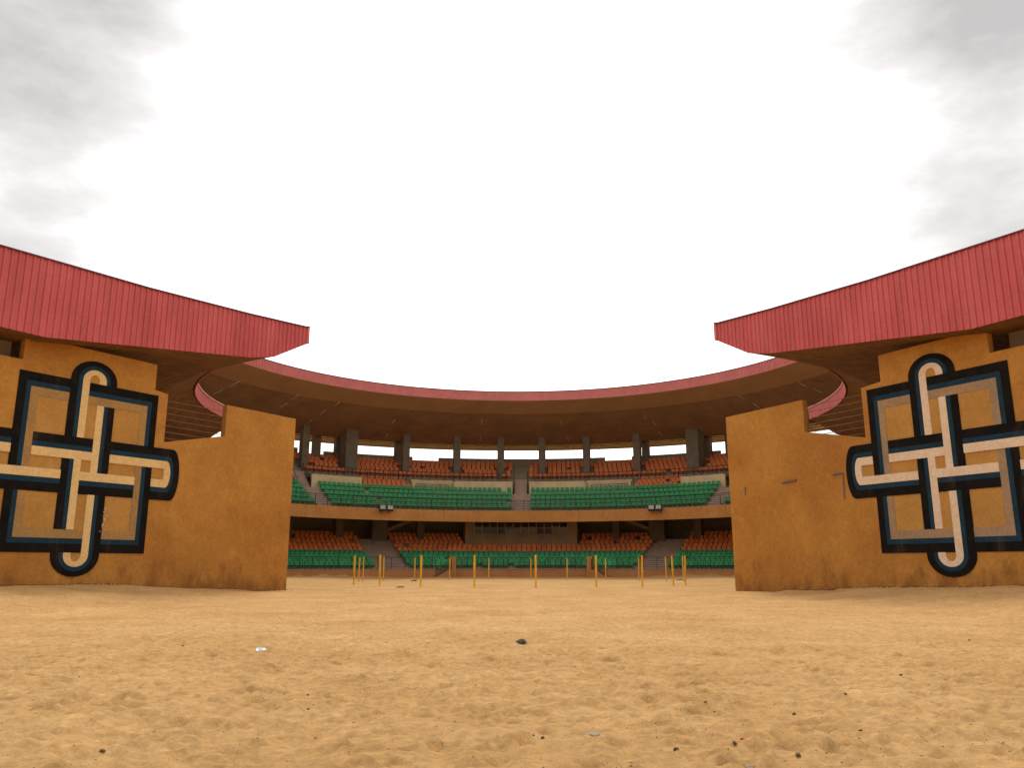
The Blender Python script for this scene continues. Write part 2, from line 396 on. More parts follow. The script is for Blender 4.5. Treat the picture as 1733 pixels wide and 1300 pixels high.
def build_ground():
    def axis(lo, hi, step, far_lo, far_hi, g):
        c = list(np.arange(lo, hi, step)); d = step; v = c[-1]
        while v < far_hi: d *= g; v += d; c.append(v)
        d = step; v = c[0]; l = []
        while v > far_lo: d *= g; v -= d; l.append(v)
        return np.array(l[::-1] + c)
    xs = axis(-5.5, 5.5, 0.035, -3000, 3000, 1.045)
    ys = axis(5.0, 13.0, 0.035, -500, 4000, 1.026)
    X, Y = np.meshgrid(xs, ys)
    Z = base_z(X, Y)
    near = 1 - sstep(40, 60, np.hypot(X, Y))
    Z = Z + near * 0.10 * (vnoise(X / 3.1, Y / 3.1, 1) - 0.5) + near * 0.07 * (vnoise(X / 0.9, Y / 0.7, 2) - 0.5)
    Z += near * 0.055 * np.abs(vnoise(X / 0.42 + .3 * vnoise(X, Y, 8), Y / 0.24, 3) - 0.5) - near * 0.075 * np.abs(vnoise(X / 0.26, Y / 0.17 + .4 * vnoise(X / .7, Y / .7, 9), 6) - 0.5) + near * 0.036 * (vnoise(X / 0.10, Y / 0.08, 4) - 0.5)
    Z += (1 - near) * 0.03 * (vnoise(X / 2.0, Y / 2.0, 5) - 0.5) * (np.hypot(X, Y) < 300)
    # footprints: oval hollows with a pushed-up rim
    for _ in range(5200):
        fy = 5.0 + 27 * random.random() ** 1.2; fx = random.uniform(-1, 1) * (4.5 + 0.62 * fy)
        a = random.gauss(0, 0.9); L_ = random.uniform(0.07, 0.15); W_ = random.uniform(0.04, 0.08); dp = random.uniform(0.014, 0.055)
        i0, i1 = np.searchsorted(ys, (fy - 0.45, fy + 0.45)); j0, j1 = np.searchsorted(xs, (fx - 0.45, fx + 0.45))
        if i1 - i0 < 2 or j1 - j0 < 2: continue
        dx = X[i0:i1, j0:j1] - fx; dy = Y[i0:i1, j0:j1] - fy
        q = ((dx * cos(a) + dy * sin(a)) / L_) ** 2 + ((-dx * sin(a) + dy * cos(a)) / W_) ** 2
        Z[i0:i1, j0:j1] += -dp * np.exp(-q * 1.1) + 0.5 * dp * np.exp(-(np.sqrt(q) - 1.55) ** 2 * 5)
    ny, nx = X.shape
    V = np.stack([X, Y, Z], -1).reshape(-1, 3).astype(np.float32)
    idx = np.arange(nx * ny).reshape(ny, nx)
    F = np.stack([idx[:-1, :-1], idx[:-1, 1:], idx[1:, 1:], idx[1:, :-1]], -1).reshape(-1, 4).astype(np.int32)
    me = bpy.data.meshes.new('ground')
    me.vertices.add(len(V)); me.vertices.foreach_set('co', V.ravel())
    me.loops.add(F.size); me.loops.foreach_set('vertex_index', F.ravel())
    me.polygons.add(len(F)); me.polygons.foreach_set('loop_start', np.arange(0, F.size, 4, dtype=np.int32))
    me.polygons.foreach_set('use_smooth', np.ones(len(F), bool))
    me.update(calc_edges=True); me.validate()
    me.materials.append(M['sand'])
    o = bpy.data.objects.new('ground', me); COL.objects.link(o)
    o['kind'] = 'structure'; o['label'] = 'trodden golden sand in front of and inside the arena'
    return xs, ys, Z
GX, GY, GZ = build_ground()
def gz(x, y):
    j = int(np.clip(np.searchsorted(GX, x) - 1, 0, len(GX) - 2)); i = int(np.clip(np.searchsorted(GY, y) - 1, 0, len(GY) - 2))
    tx = (x - GX[j]) / (GX[j + 1] - GX[j]); ty = (y - GY[i]) / (GY[i + 1] - GY[i])
    return float((GZ[i, j] * (1 - tx) + GZ[i, j + 1] * tx) * (1 - ty) + (GZ[i + 1, j] * (1 - tx) + GZ[i + 1, j + 1] * tx) * ty)

# ------------------------------------------------------------------ entrance walls with the knot emblem
class Plane:
    """vertical radial plane; r outwards, n towards the gap, z up"""
    def __init__(s, ux, uy, nx, ny): s.u = (ux, uy); s.n = (nx, ny)
    def pt(s, r, n, z): return (CX + r * s.u[0] + n * s.n[0], CY + r * s.u[1] + n * s.n[1], z)
    def slab(s, poly, n0, n1):
        k = len(poly)
        V = [s.pt(r, n0, z) for r, z in poly] + [s.pt(r, n1, z) for r, z in poly]
        F = [tuple(range(k)), tuple(range(2 * k - 1, k - 1, -1))] + [(i, (i + 1) % k, k + (i + 1) % k, k + i) for i in range(k)]
        return V, F
LP = Plane(-0.52962696, -0.84823068, 0.84823068, -0.52962696)
RP = Plane(0.47483196, -0.88007648, -0.88007648, -0.47483196)
AZ_L = math.degrees(math.atan2(LP.u[0], LP.u[1])); AZ_R = math.degrees(math.atan2(RP.u[0], RP.u[1]))

def emblem(wall, pl, cr, hw, sgn, cream, tan):
    """the woven knot: four looped strands over a square frame, in a 4-fold turning pattern"""
    hz, cz = 3.68, 5.52
    def put(name, poly, m, n0, n1, k):
        pts = []
        for a, b in poly:
            for _ in range(k): a, b = b, -a
            pts.append((cr + sgn * a * hw, cz + b * hz))
        return obj(name, pl.slab(pts, n0, n1), m, wall)
    wall = put('emblem', [(-.86, -.86), (.86, -.86), (.86, .86), (-.86, .86)], M['field'], -0.02, 0.012, 0)
    wall['label'] = 'black, blue and cream interlaced knot in relief'
    for k in range(4):
        horiz = k % 2 == 1
        def outline(w_, base, apex, n=14):
            return [(-w_ * cos(pi * i / n), base + (apex - base) * sin(pi * i / n)) for i in range(n + 1)]
        if horiz: spec = [(.33, 1.33, 1.46), (.23, 1.27, 1.36), (.17, 1.23, 1.305), (.07, 1.195, 1.20)]
        else:     spec = [(.33, 1.03, 1.27), (.23, 1.03, 1.21), (.17, 1.03, 1.16), (.07, 1.03, 1.10)]
        for i, (nm, m, h) in enumerate((('black_band', M['black'], .050), ('blue_band', M['blue'], .058), ('cream_band', cream, .066))):
            wo, bo, ao = spec[i]; wi, bi, ai = spec[i + 1]
            po = [(-wo, .33)] + outline(wo, bo, ao) + [(wo, 1.0)]
            pi_ = [(-wi, .33)] + outline(wi, bi, ai) + [(wi, 1.0)]
            put(nm, po + pi_[::-1], m, -0.02, h, k)
        put('field_panel', [(-.07, .86), (.07, .86), (.07, spec[3][2] - .003), (-.07, spec[3][2] - .003)], M['field'], -0.021, 0.010, k)
        # bar that carries the strand on past the centre
        put('cream_band', [(.07, -.07), (.17, -.07), (.17, .74), (.07, .74)], cream, -0.02, 0.062, k)
        put('blue_band', [(.17, -.07), (.23, -.07), (.23, .74), (.17, .74)], M['blue'], -0.02, 0.054, k)
        put('black_band', [(.23, -.07), (.33, -.07), (.33, .74), (.23, .74)], M['black'], -0.02, 0.046, k)
        # frame side in two pieces, either side of the strand that crosses it
        for nm, m, o_, i_, h in (('black_band', M['black'], 1.0, .90, .040), ('blue_band', M['blue'], .90, .84, .046), ('tan_band', tan, .84, .74, .034)):
            put(nm, [(-o_, o_), (-.33, o_), (-.33, i_), (-i_, i_)], m, -0.02, h, k)
            put(nm, [(-.07, o_), (o_, o_), (i_, i_), (-.07, i_)], m, -0.02, h, k)

def entrance_wall(pl, rs, label, cr, hw, sgn, cream, tan):
    r0, ra, rb, rc, rd = rs
    base = pl.pt(34, -0.17, 0.2)
    t = empty('entrance_wall', base, label, 'wall', 'walls either side of the arena entrance')
    poly = [(r0, -.6), (r0, 9.40), (ra, 9.43), (ra, 7.80), (rb, 7.05), (rb, 9.38), (rc, 9.47), (rc, 10.70), (rd, 10.70), (rd, 9.65), (45.5, 9.65), (45.5, -.6)]
    o = obj('wall_panel', pl.slab(poly, -0.36, 0.0), M['ochre'], t)
    bv = o.modifiers.new('bevel', 'BEVEL'); bv.width = 0.025; bv.segments = 2; bv.limit_method = 'ANGLE'
    emblem(t, pl, cr, hw, sgn, cream, tan)
    for z in (9.10, 8.79, 8.48, 8.18, 7.88, 7.58, 7.28):
        obj('bar', tube(pl.pt(ra - .12, -0.2, z), pl.pt(rb + .05, -0.2, z), 0.016), M['bar'], t)
    return t

wl = entrance_wall(LP, (24.2, 28.95, 32.41, 33.13, 39.28), 'stepped ochre wall left of the entrance, its knot emblem in warm cream', 36.15, 3.2, -1, M['cream'], M['tan'])
wr = entrance_wall(RP, (23.9, 29.40, 32.88, 33.95, 39.03), 'stepped ochre wall right of the entrance, with pale knot emblem and broken pipe ends', 36.45, 3.25, 1, M['cream_pink'], M['tan_grey'])
# broken conduit on the right-hand wall
obj('pipe_stub', join(tube(RP.pt(27.75, 0.05, 5.42), RP.pt(28.68, 0.05, 5.48), 0.055, 8), tube(RP.pt(28.3, -.01, 5.455), RP.pt(28.3, .05, 5.455), .03)), M['bar'], wr)
obj('pipe_stub', tube(RP.pt(25.12, 0.03, 5.40), RP.pt(25.09, 0.03, 4.98), 0.03, 8), M['bar'], wr)
obj('pipe_stub', join(tube(RP.pt(30.9, 0.03, 5.53), RP.pt(31.49, 0.03, 5.56), 0.04, 8), tube(RP.pt(31.48, 0.03, 5.58), RP.pt(31.46, 0.03, 4.34), 0.028, 8)), M['bar'], wr)
# white paint flecks on the left emblem
fl = []
for _ in range(26):
    r_ = 35.02 + random.gauss(0, .07); z_ = 3.25 + random.gauss(0, .28); s1, s2 = random.uniform(.01, .04), random.uniform(.015, .07)
    fl.append(LP.slab([(r_, z_), (r_ + s1, z_ + s2 * .3), (r_ + s1 * .7, z_ + s2), (r_ - s1 * .2, z_ + s2 * .8)], 0.058, 0.0645 + random.random() * .003))
obj('paint_splash', join(*fl), M['white'], wl)['kind'] = 'stuff'

# ------------------------------------------------------------------ side roofs over the entrance ends
def interp(tab, r):
    return float(np.interp(r, [a for a, b in tab], [b for a, b in tab]))
TOP = [(24.9, 14.42), (29, 14.12), (34.8, 13.82), (41.4, 13.66), (47, 13.56)]
BOT = [(24.9, 13.46), (27.15, 12.23), (28.7, 11.87), (39.1, 10.46), (47, 10.50)]
OV = 1.1                               # overhang past the wall, towards the gap

def side_canopy(pl, az0, az1, label):
    base = pl.pt(34, 0, 10.8)
    t = empty('side_canopy', base, label, 'canopy', 'red edged canopies over the entrance ends')
    azs = azl(az0, az1, 1.5)
    # soffit boards: concentric strips with a step between them
    prof = [(r, interp(TOP, r)) for r in (47, 41.4, 34.8, 29, 25.07)]
    prof += [(25.07, 13.48), (27.15, 12.28)]
    r = 27.15
    while r < 39.0:
        r2 = min(r + 0.62, 39.1)
        prof += [(r + .02, interp(BOT, r) + .0), (r2 - .03, interp(BOT, r2) + .012), (r2, interp(BOT, r2) + .06)]
        r = r2
    prof += [(47, 10.53)]
    V, F = sweep(prof, azs)
    V[:len(prof)] = [pl.pt(r, OV, z) for r, z in prof]
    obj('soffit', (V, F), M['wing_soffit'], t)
    # inner edge in narrow ribbed sheets
    step = 0.30 / 25 * 57.3
    n = int(abs(az1 - az0) / step); V = []; F = []
    fa = []
    for i in range(n):
        a0 = az0 + (az1 - az0) * i / n; a1 = az0 + (az1 - az0) * (i + 1) / n; am = a0 + (a1 - a0) * 0.7
        fa += [(a0, 24.95), (am, 24.95), (am, 24.91), (a1, 24.91)]
    V += [pl.pt(24.93, OV, 13.46), pl.pt(24.93, OV, 14.42)]; fa = [(az0, 24.93)] + fa
    for a, r in fa[1:]: V += [P(r, a, 13.46), P(r, a, 14.42)]
    for i in range(len(fa) - 1): F.append((2 * i, 2 * i + 2, 2 * i + 3, 2 * i + 1))
    o = obj('inner_fascia', (V, F), M['pink'], t)
    s_ = o.modifiers.new('thick', 'SOLIDIFY'); s_.thickness = 0.02; s_.offset = 0
    obj('edge_trim', sweep([(24.84, 14.41), (25.15, 14.41), (25.15, 14.49), (24.84, 14.49)], azs), M['trim_pale'], t)
    # cut end of the roof: upright red sheets, each with its folded rib
    back = [(q, z - .03) for q, z in TOP] + [(q, z + .03) for q, z in BOT[::-1]]
    fe = obj('end_fascia', pl.slab(back, OV - .02, OV + .045), M['trim'], t)
    r = 24.9; k = 0
    while r < 46.6:
        wdt = 0.285; r2 = r + wdt
        rib = 0.055 if k % 2 == 0 else 0.045
        def zc(q): return interp(BOT, q) - .01, interp(TOP, q)
        V = []; F = []
        sec = [(r + .004, .09), (r + wdt * .62, .09), (r + wdt * .68, .09 + rib), (r + wdt * .92, .09 + rib), (r2 - .004, .09)]
        for q, n_ in sec:
            b_, t_ = zc(q)
            n_ += OV
            V += [pl.pt(q, n_, b_), pl.pt(q, n_, t_), pl.pt(q, n_ - .03, b_), pl.pt(q, n_ - .03, t_)]
        m_ = len(sec)
        for i in range(m_ - 1):
            a = 4 * i; b = a + 4
            F += [(a, b, b + 1, a + 1), (a + 2, a + 3, b + 3, b + 2), (a, a + 2, b + 2, b), (a + 1, b + 1, b + 3, a + 3)]
        F += [(0, 1, 3, 2), (4 * m_ - 4, 4 * m_ - 2, 4 * m_ - 1, 4 * m_ - 3)]
        obj('sheet_panel', (V, F), M['red'], fe)
        r = r2; k += 1
    cap = [(24.77, 14.42)] + [(q, z + .0) for q, z in TOP[1:]] + [(q, z + .055) for q, z in TOP[:0:-1]] + [(24.77, 14.485)]
    obj('edge_trim', pl.slab(cap, OV - .1, OV + .19), M['trim'], t)
    obj('end_post', pl.slab([(24.75, 13.50), (24.89, 13.46), (24.89, 14.52), (24.75, 14.52)], OV - .12, OV + .185), M['pink'], t)
    return t
side_canopy(LP, AZ_L, -80.5, 'red ribbed canopy end jutting over the left entrance wall')
side_canopy(RP, AZ_R, 84.0, 'red ribbed canopy end jutting over the right entrance wall')

def side_stand(az0, az1, label):
    t = empty('side_stand', P(34, (az0 + az1) / 2, 0), label, 'stand', 'side stands behind the entrance walls')
    azs = azl(az0, az1, 3)
    s = [(24.6, -.5)]
    z, r = 0.9, 24.6
    for i in range(14):
        s += [(r, z), (r + .9, z)]; r += .9; z += .40
    s += [(r, -.5)]
    obj('terrace', sweep(s, azs), M['terrace'], t)
    obj('back_wall', sweep([(44.6, -.5), (45.0, -.5), (45.0, 10.6), (44.6, 10.6)], azs), M['concrete'], t)
    d = -1 if az0 < 0 else 1
    for a in np.linspace(az0 - d * 6, az1 + d * 6, 4):
        obj('column', rbox(39.6, 40.4, a - .6, a + .6, 0, 10.6), M['concrete'], t)
    obj('column', rbox(39.35, 40.1, az0 - d * 1.4, az0 - d * .75, 0, 10.6), M['concrete'], t)
    return t
side_stand(AZ_L + 0.65, -89.5, 'concrete side stand behind the left entrance wall')
side_stand(AZ_R - 0.65, 89.5, 'concrete side stand behind the right entrance wall')

# ------------------------------------------------------------------ grandstand round the far side
G = empty('grandstand', (CX, CY + 33, 0), 'two tiered grandstand curving round the far side of the sand', 'grandstand')
A0, A1 = -79.5, 83.0
AZS = azl(A0, A1, 2)
obj('podium_wall', sweep([(27.0, -.6), (27.0, .80), (28.3, .80), (28.3, -.6)], AZS), M['podium'], G)
obj('coping', sweep([(26.96, .803), (28.2, .803), (28.2, .90), (26.96, .90)], AZS), M['cap'], G)
LOW = [(28.2 + .85 * i, (.86, 1.16, 1.46, 1.76, 2.08, 2.50, 2.90, 3.35, 3.80, 4.25)[i]) for i in range(10)]
s = [(28.31, -.5)]
s[0] = (28.205, .5)
for r, z in LOW: s += [(r, z), (r + .85, z)]
s += [(40.9, 4.25), (40.9, .5)]
obj('lower_terrace', sweep(s, AZS), M['terrace'], G)
for a, b in ((-79.5, -50), (-50, -16.95), (-16.95, 14.3), (14.3, 49), (49, 83)):
    o = obj('balcony_panel', sweep([(28.3, 6.10), (28.3, 7.37), (28.62, 7.37), (28.62, 6.10)], azl(a + .03, b - .03, 2)), M['ochre_far'], G)
UPG = [(29.6 + .85 * i, 7.42 + .56 * i) for i in range(5)]
s = [(28.63, 6.16), (28.63, 7.36), (29.6, 7.36)]
for r, z in UPG: s += [(r, z), (r + .85, z)]
s += [(36.0, UPG[-1][1]), (36.0, 10.9), (40.9, 12.9), (40.9, 12.3), (34, 8.6)]
obj('upper_terrace', sweep(s, AZS), M['terrace'], G)
ORG = [(36.2 + .85 * i, 11.75 + .46 * i) for i in range(5)]
s = [(36.03, 10.95)]
for r, z in ORG: s += [(r, z), (r + .85, z)]
s += [(40.85, ORG[-1][1]), (40.85, 12.95)]
obj('top_terrace', sweep(s, AZS), M['concrete'], G)
# cream parapet walls between the green and the orange rows
for a, b in ((-74, -47), (-42.2, -31.8), (-12.7, -.9), (2.5, 13.9), (33.5, 42.6), (47, 74)):
    obj('parapet_wall', rbox(34.25, 34.5, a, b, 9.66, 11.30, 8), M['cream_wall'], G)
    obj('deck', rbox(34.5, 36.02, a, b, 11.0, 11.302, 8), M['concrete'], G)
for a, b in ((-21.2, -12.75), (13.95, 23.0)):           # entry openings: recessed wall and side cheeks
    obj('recess_wall', rbox(35.6, 35.8, a, b, 9.66, 11.45, 6), M['cream_wall'], G)
    for q in (a, b): obj('cheek_wall', rbox(34.5, 35.6, q - .2, q + .2, 9.66, 11.2), M['cream_wall'], G)
for a, b in ((-31.7, -21.25), (23.05, 33.4)):
    s = [(34.0, 9.65)]
    for i in range(3): s += [(33.95 + .72 * i, 10.02 + .42 * i), (33.95 + .72 * (i + 1), 10.02 + .42 * i)]
    s += [(36.11, 9.65)]
    s[0] = (33.95, 9.65)
    obj('mid_terrace', sweep(s, azl(a, b, 2)), M['terrace'], G)
# back wall with a stepped top and the gap of sky above it
wz = [(-79.5, -75, 15.1), (-75, -70, 14.6), (-70, -57, 15.1), (-57, -52, 14.6), (-52, -40, 15.1), (-40, -35.2, 14.52), (-35.2, -19.1, 14.95), (-19.1, -14.3, 14.52), (-14.3, 16.2, 14.95), (16.2, 21.1, 14.52), (21.1, 37.1, 14.95), (37.1, 42, 14.52), (42, 54, 15.1), (54, 59, 14.6), (59, 83, 15.1)]
for a, b, z in wz: obj('back_wall', rbox(41.0, 41.35, a, b, 0, z, max(1, int((b - a) / 2))), M['concrete'], G)
# columns
for a, b in ((-42.6, -40.3), (-22.3, -21.1), (-12.4, -11.0), (-3.8, -2.4), (4.3, 5.6), (12.9, 14.4), (22.9, 24.1), (-56, -54), (54, 56), (-68, -66), (66, 68), (43, 44.6)):
    m_ = (a + b) / 2; h_ = 0.66
    obj('column', rbox(36.9, 37.75, m_ - h_, m_ + h_, 10.9, 17.35), M['column'], G)
for a, b in ((-33.7, -31.4), (33.3, 35.7)):
    obj('column', rbox(36.7, 38.6, a, b, 10.9, 17.5), M['column'], G)
for a in (-22.0, 23.9, -37, 39.2, -33.0, 35.2):
    obj('column', rbox(40.1, 40.95, a - .6, a + .6, 12.9, 16.9), M['column'], G)
for a in (-45, -35, -27, -19, 19.5, 27.5, 35.5, 45):
    wd = 1.5 if abs(abs(a) - 27.25) < 1 else .7
    obj('column', rbox(35.6, 36.5, a - wd, a + wd, 2.0, 9.0), M['column'], G)
# slanting stair undersides in the dark behind the lower rows
def slant(a0, z0, a1, z1):
    V = []
    for a, z in ((a0, z0), (a1, z1)):
        for r in (37.2, 38.4):
            for d in (0, .42): V.append(P(r, a, z + d))
    return V, [(0, 1, 3, 2), (4, 6, 7, 5), (0, 2, 6, 4), (1, 5, 7, 3), (0, 4, 5, 1), (2, 3, 7, 6)]
obj('stair_flight', slant(-25.8, 4.9, -17.5, 7.2), M['terrace'], G)
obj('stair_flight', slant(27.0, 4.9, 18.0, 7.2), M['terrace'], G)

# aisle steps
def aisle(a, halfw, rows, z0, r_front, name='step'):
    prev = (r_front, z0)
    for i, (r, z) in enumerate(rows):
        dh = z - prev[1]
        h_ = math.degrees(halfw / r)
        if dh > 0.1:
            obj(name, rbox(r - .40, r + .01, a - h_, a + h_, prev[1] - .02, prev[1] + dh / 2), M['terrace'], G)
        prev = (r, z)
for a, hw_ in ((-28.4, 1.75), (30.3, 1.7)): aisle(a, hw_, LOW, .86, 27.4)
for a, hw_ in ((-43.5, .80), (0.8, .72), (44.3, .80)): aisle(a, hw_, UPG, 7.37, 28.7)
for a in (-43.8, 0.8, 44.6):
    for i in range(7):                               # steep flight from the green rows up to the orange ones
        h_ = 1.25
        obj('step', rbox(34.2 + .27 * i, 36.2, a - h_, a + h_, 9.66 + .29 * i, 9.66 + .29 * (i + 1)), M['terrace'], G)
    for i in range(4):
        obj('step', rbox(36.65 + .85 * i, 37.06 + .85 * i, a - 1.2, a + 1.2, 11.74 + .46 * i, 11.98 + .46 * i), M['concrete'], G)
    for q in (-1.35, 1.35):
        h1, h2 = P(34.2, a + q, 10.6), P(36.2, a + q, 12.7)
        obj('handrail', join(tube(h1, h2, .03), tube(P(34.2, a + q, 9.66), h1, .03), tube(P(36.2, a + q, 11.7), h2, .03)), M['steel'], G)

# glazed commentary booth among the lower rows
B = obj('booth', join(rbox(34.1, 36.4, -10.5, 12.2, 2.9, 4.98, 8), rbox(34.1, 36.4, -10.5, -8.7, 4.98, 8.7), rbox(34.1, 36.4, 10.3, 12.2, 4.98, 8.7), rbox(36.1, 36.4, -8.7, 10.3, 4.98, 8.6, 8)), M['box'], G)
obj('roof_slab', rbox(34.1, 36.4, -8.7, 10.3, 6.32, 6.6, 8), M['box'], B)
npane = 12
for i in range(npane + 1):
    a = -8.65 + 18.9 * i / npane
    obj('mullion', rbox(34.14, 34.24, a - .06, a + .06, 4.985, 6.32), M['sheet'], B)
obj('transom', rbox(34.15, 34.22, -8.6, 10.2, 5.62, 5.67, 8), M['sheet'], B)
for i in range(npane):
    a = -8.65 + 18.9 * i / npane; b = a + 18.9 / npane
    obj('pane', rbox(34.18, 34.19, a + .07, b - .07, 4.99, 5.615), M['glass'], B)
    obj('pane', rbox(34.18, 34.19, a + .07, b - .07, 5.675, 6.31), M['glass'], B)
    if i not in (3, 8, 9):
        top = random.uniform(5.5, 5.95)
        V = []; F = []
        for j in range(9):
            q = a + (b - a) * j / 8; rr = 34.24 + .02 * (j % 2)
            sag = .18 * sin(pi * ((i % 3) * 8 + j) / 24)
            V += [P(rr, q, 4.99), P(rr, q, top + .2 - sag)]
        for j in range(8): F.append((2 * j, 2 * j + 2, 2 * j + 3, 2 * j + 1))
        o = obj('curtain', (V, F), M['curtain'] if i in (4, 5, 6, 7, 10, 11) else M['curtain_dark'], B)
        sm = o.modifiers.new('thick', 'SOLIDIFY'); sm.thickness = 0.01

# roof of the grandstand
RA0, RA1 = -96.0, 96.0
RAZ = azl(RA0, RA1, 1.5)
RF = obj('roof', sweep([(28.08, 20.24), (28.08, 21.2), (45.6, 17.05), (45.6, 16.82), (39.0, 16.80), (39.0, 16.55), (30.52, 19.08)], RAZ), M['soffit'], G)
obj('edge_soffit', sweep([(28.0, 20.20), (30.5, 19.06), (30.5, 19.02), (28.0, 20.15)], RAZ), M['soffit_strip'], RF)
V = []; F = []; fa = []
n = 420
for i in range(n):
    a0 = RA0 + (RA1 - RA0) * i / n; a1 = RA0 + (RA1 - RA0) * (i + 1) / n; am = a0 + (a1 - a0) * .66
    fa += [(a0, 28.02), (am, 28.02), (am, 27.97), (a1, 27.97)]
for a, r in fa: V += [P(r, a, 20.17), P(r, a, 21.25)]
for i in range(len(fa) - 1): F.append((2 * i, 2 * i + 2, 2 * i + 3, 2 * i + 1))
o = obj('fascia', (V, F), M['pink'], RF)
sm = o.modifiers.new('thick', 'SOLIDIFY'); sm.thickness = 0.02; sm.offset = 0
obj('edge_trim', sweep([(27.93, 21.24), (28.2, 21.24), (28.2, 21.29), (27.93, 21.29)], RAZ), M['trim'], RF)
obj('sheeting', sweep([(39.02, 16.76), (45.5, 16.78), (45.5, 16.81), (39.02, 16.79)], RAZ), M['sheet'], RF)
for r in (40.2, 41.6, 43.0, 44.4): obj('purlin', arc_rail(r, 16.70, azl(-80, 80, 3), .07, 4), M['concrete'], RF)
for i in range(-30, 31):
    a = i * 2.6; obj('truss', tube(P(39.05, a, 16.66), P(45.4, a + (1.2 if i % 2 else -1.2), 16.64), .06, 4), M['concrete'], RF)
obj('outer_beam', sweep([(44.6, 16.56), (45.0, 16.56), (45.0, 16.78), (44.6, 16.78)], RAZ), M['concrete'], RF)

# slim tube lights under the roof
lights = [(30.9, -65.3), (33.0, -65.2), (30.9, -50.5), (33.0, -50.4), (30.9, -40.7), (33.3, -41.6), (35.7, -41.9), (33.7, -26.1), (37.4, -25.5), (32.6, -7.6), (37.2, -7.2), (32.9, 9.5), (37.2, 10.1), (32.6, 27.6), (34.4, 28.6), (37.2, 28.2), (30.9, 50.7), (33.2, 51.2), (31.0, 65.2), (32.9, 65.6)]
def soff(r): return 19.08 + (r - 30.52) * (16.55 - 19.08) / 8.48
for i, (r, a) in enumerate(lights):
    loc = P(r, a, soff(r) - .06)
    side = 'left' if a < 0 else 'right'
    t = obj('tube_light', tube(P(r - .55, a, soff(r - .55) - .08), P(r + .55, a, soff(r + .55) - .08), .04, 6), M['tube'], None, loc)
    tag(t, 'thin pale tube light under the far roof, %s half' % side, 'light', 'tube lights under the far roof, %s half' % side)

# ------------------------------------------------------------------ railings
def railing(r, zb, h, a0, a1, sp, nr, label, group=None):
    am = (a0 + a1) / 2
    t = empty('railing', P(r, am, zb), label, 'railing', group)
    n_ = max(2, int(round(R(abs(a1 - a0)) * r / sp)))
    for i in range(n_ + 1):
        a = a0 + (a1 - a0) * i / n_
        obj('post', tube(P(r, a, zb), P(r, a, zb + h), .034, 5), M['steel'], t)
    for j in range(nr):
        obj('rail', arc_rail(r, zb + h * (.16 + .84 * j / (nr - 1)), azl(a0, a1, 2), .024 if j < nr - 1 else .036), M['steel'], t)
    return t
railing(27.35, .90, 1.22, -62, -20.0, 1.52, 6, 'dark railing along the podium, left of the left arena steps')
railing(27.35, .90, 1.22, -14.9, 16.6, 1.52, 6, 'dark railing along the podium between the two arena steps')
railing(27.35, .90, 1.22, 23.2, 62, 1.52, 6, 'dark railing along the podium, right of the right arena steps')
railing(28.46, 7.37, 1.20, -66, 66, 1.52, 6, 'long dark railing on top of the ochre balcony front')
railing(34.42, 9.66, 1.15, -20.6, -14.0, 1.1, 6, 'short dark railing at the left upper entry opening')
railing(34.42, 9.66, 1.15, 15.2, 22.5, 1.1, 6, 'short dark railing at the right upper entry opening')
railing(35.95, 11.32, 1.15, -42, -2.0, .95, 3, 'dark railing in front of the orange top rows, left half')
railing(35.95, 11.32, 1.15, 3.6, 42.6, .95, 3, 'dark railing in front of the orange top rows, right half')

# arena steps with a pillar at their head
def arena_steps(ap, d, side):
    """ap azimuth of the pillar, d direction in which the steps go down"""
    t = empty('arena_steps', P(26.6, ap + d * 2.5, 0), 'short concrete steps with slanting rail and pillar, %s of centre' % side, 'steps', 'steps from the podium to the sand')
    for i in range(5):
        obj('step', rbox(26.0, 26.99, ap + d * (1.0 + i * .68), ap + d * (1.0 + (i + 1) * .68), -.3, .82 - .165 * i), M['terrace'], t)
    obj('pillar', rbox(26.3, 26.96, ap - .62, ap + .62, -.3, 2.2), M['ochre_far'], t)
    for k in range(6):
        z = .35 + .17 * k
        obj('rail', tube(P(25.98, ap + d * .7, .72 + z), P(25.98, ap + d * 4.4, -.25 + z), .028, 5), M['steel'], t)
    obj('post', tube(P(25.98, ap + d * 4.4, 0), P(25.98, ap + d * 4.4, 1.0), .035, 5), M['steel'], t)
    obj('post', tube(P(25.98, ap + d * .7, .5), P(25.98, ap + d * .7, 1.95), .035, 5), M['steel'], t)
    # cheek wall under the rail
    V = [P(r, a, z) for r in (25.85, 25.98) for a, z in ((ap + d * .6, -.3), (ap + d * 4.5, -.3), (ap + d * 4.5, .06), (ap + d * .6, .85))]
    obj('cheek_wall', (V, BOXF), M['podium'], t)
arena_steps(-15.4, -1, 'left')
arena_steps(17.3, 1, 'right')

# ------------------------------------------------------------------ seats
def seat_geo():
    hw = .225
    prof = [(-.24, .41), (-.20, .44), (.08, .40), (.16, .46), (.22, .84), (.185, .845), (.125, .49), (.05, .445), (-.20, .475)]
    # shell: outer run then inner run, as a swept closed strip
    outer = [(-.24, .40), (.09, .37), (.165, .44), (.20, .66), (.225, .84)]
    inner = [(-.24, .435), (.07, .41), (.13, .46), (.165, .66), (.19, .845)]
    wd = [.20, .25, .25, .25, .19]
    V = []; F = []
    for (yo, zo), (yi, zi), w_ in zip(outer, inner, wd):
        V += [(-w_, yo, zo), (w_, yo, zo), (-w_, yi, zi), (w_, yi, zi)]
    for i in range(4):
        a = 4 * i; b = a + 4
        F += [(a, a + 1, b + 1, b), (a + 2, b + 2, b + 3, a + 3), (a, b, b + 2, a + 2), (a + 1, a + 3, b + 3, b + 1)]
    F += [(0, 2, 3, 1), (16, 17, 19, 18)]
    bx = box(-.05, .05, -.08, .06, 0, .40)
    return join((V, F), bx)
SG = seat_geo()
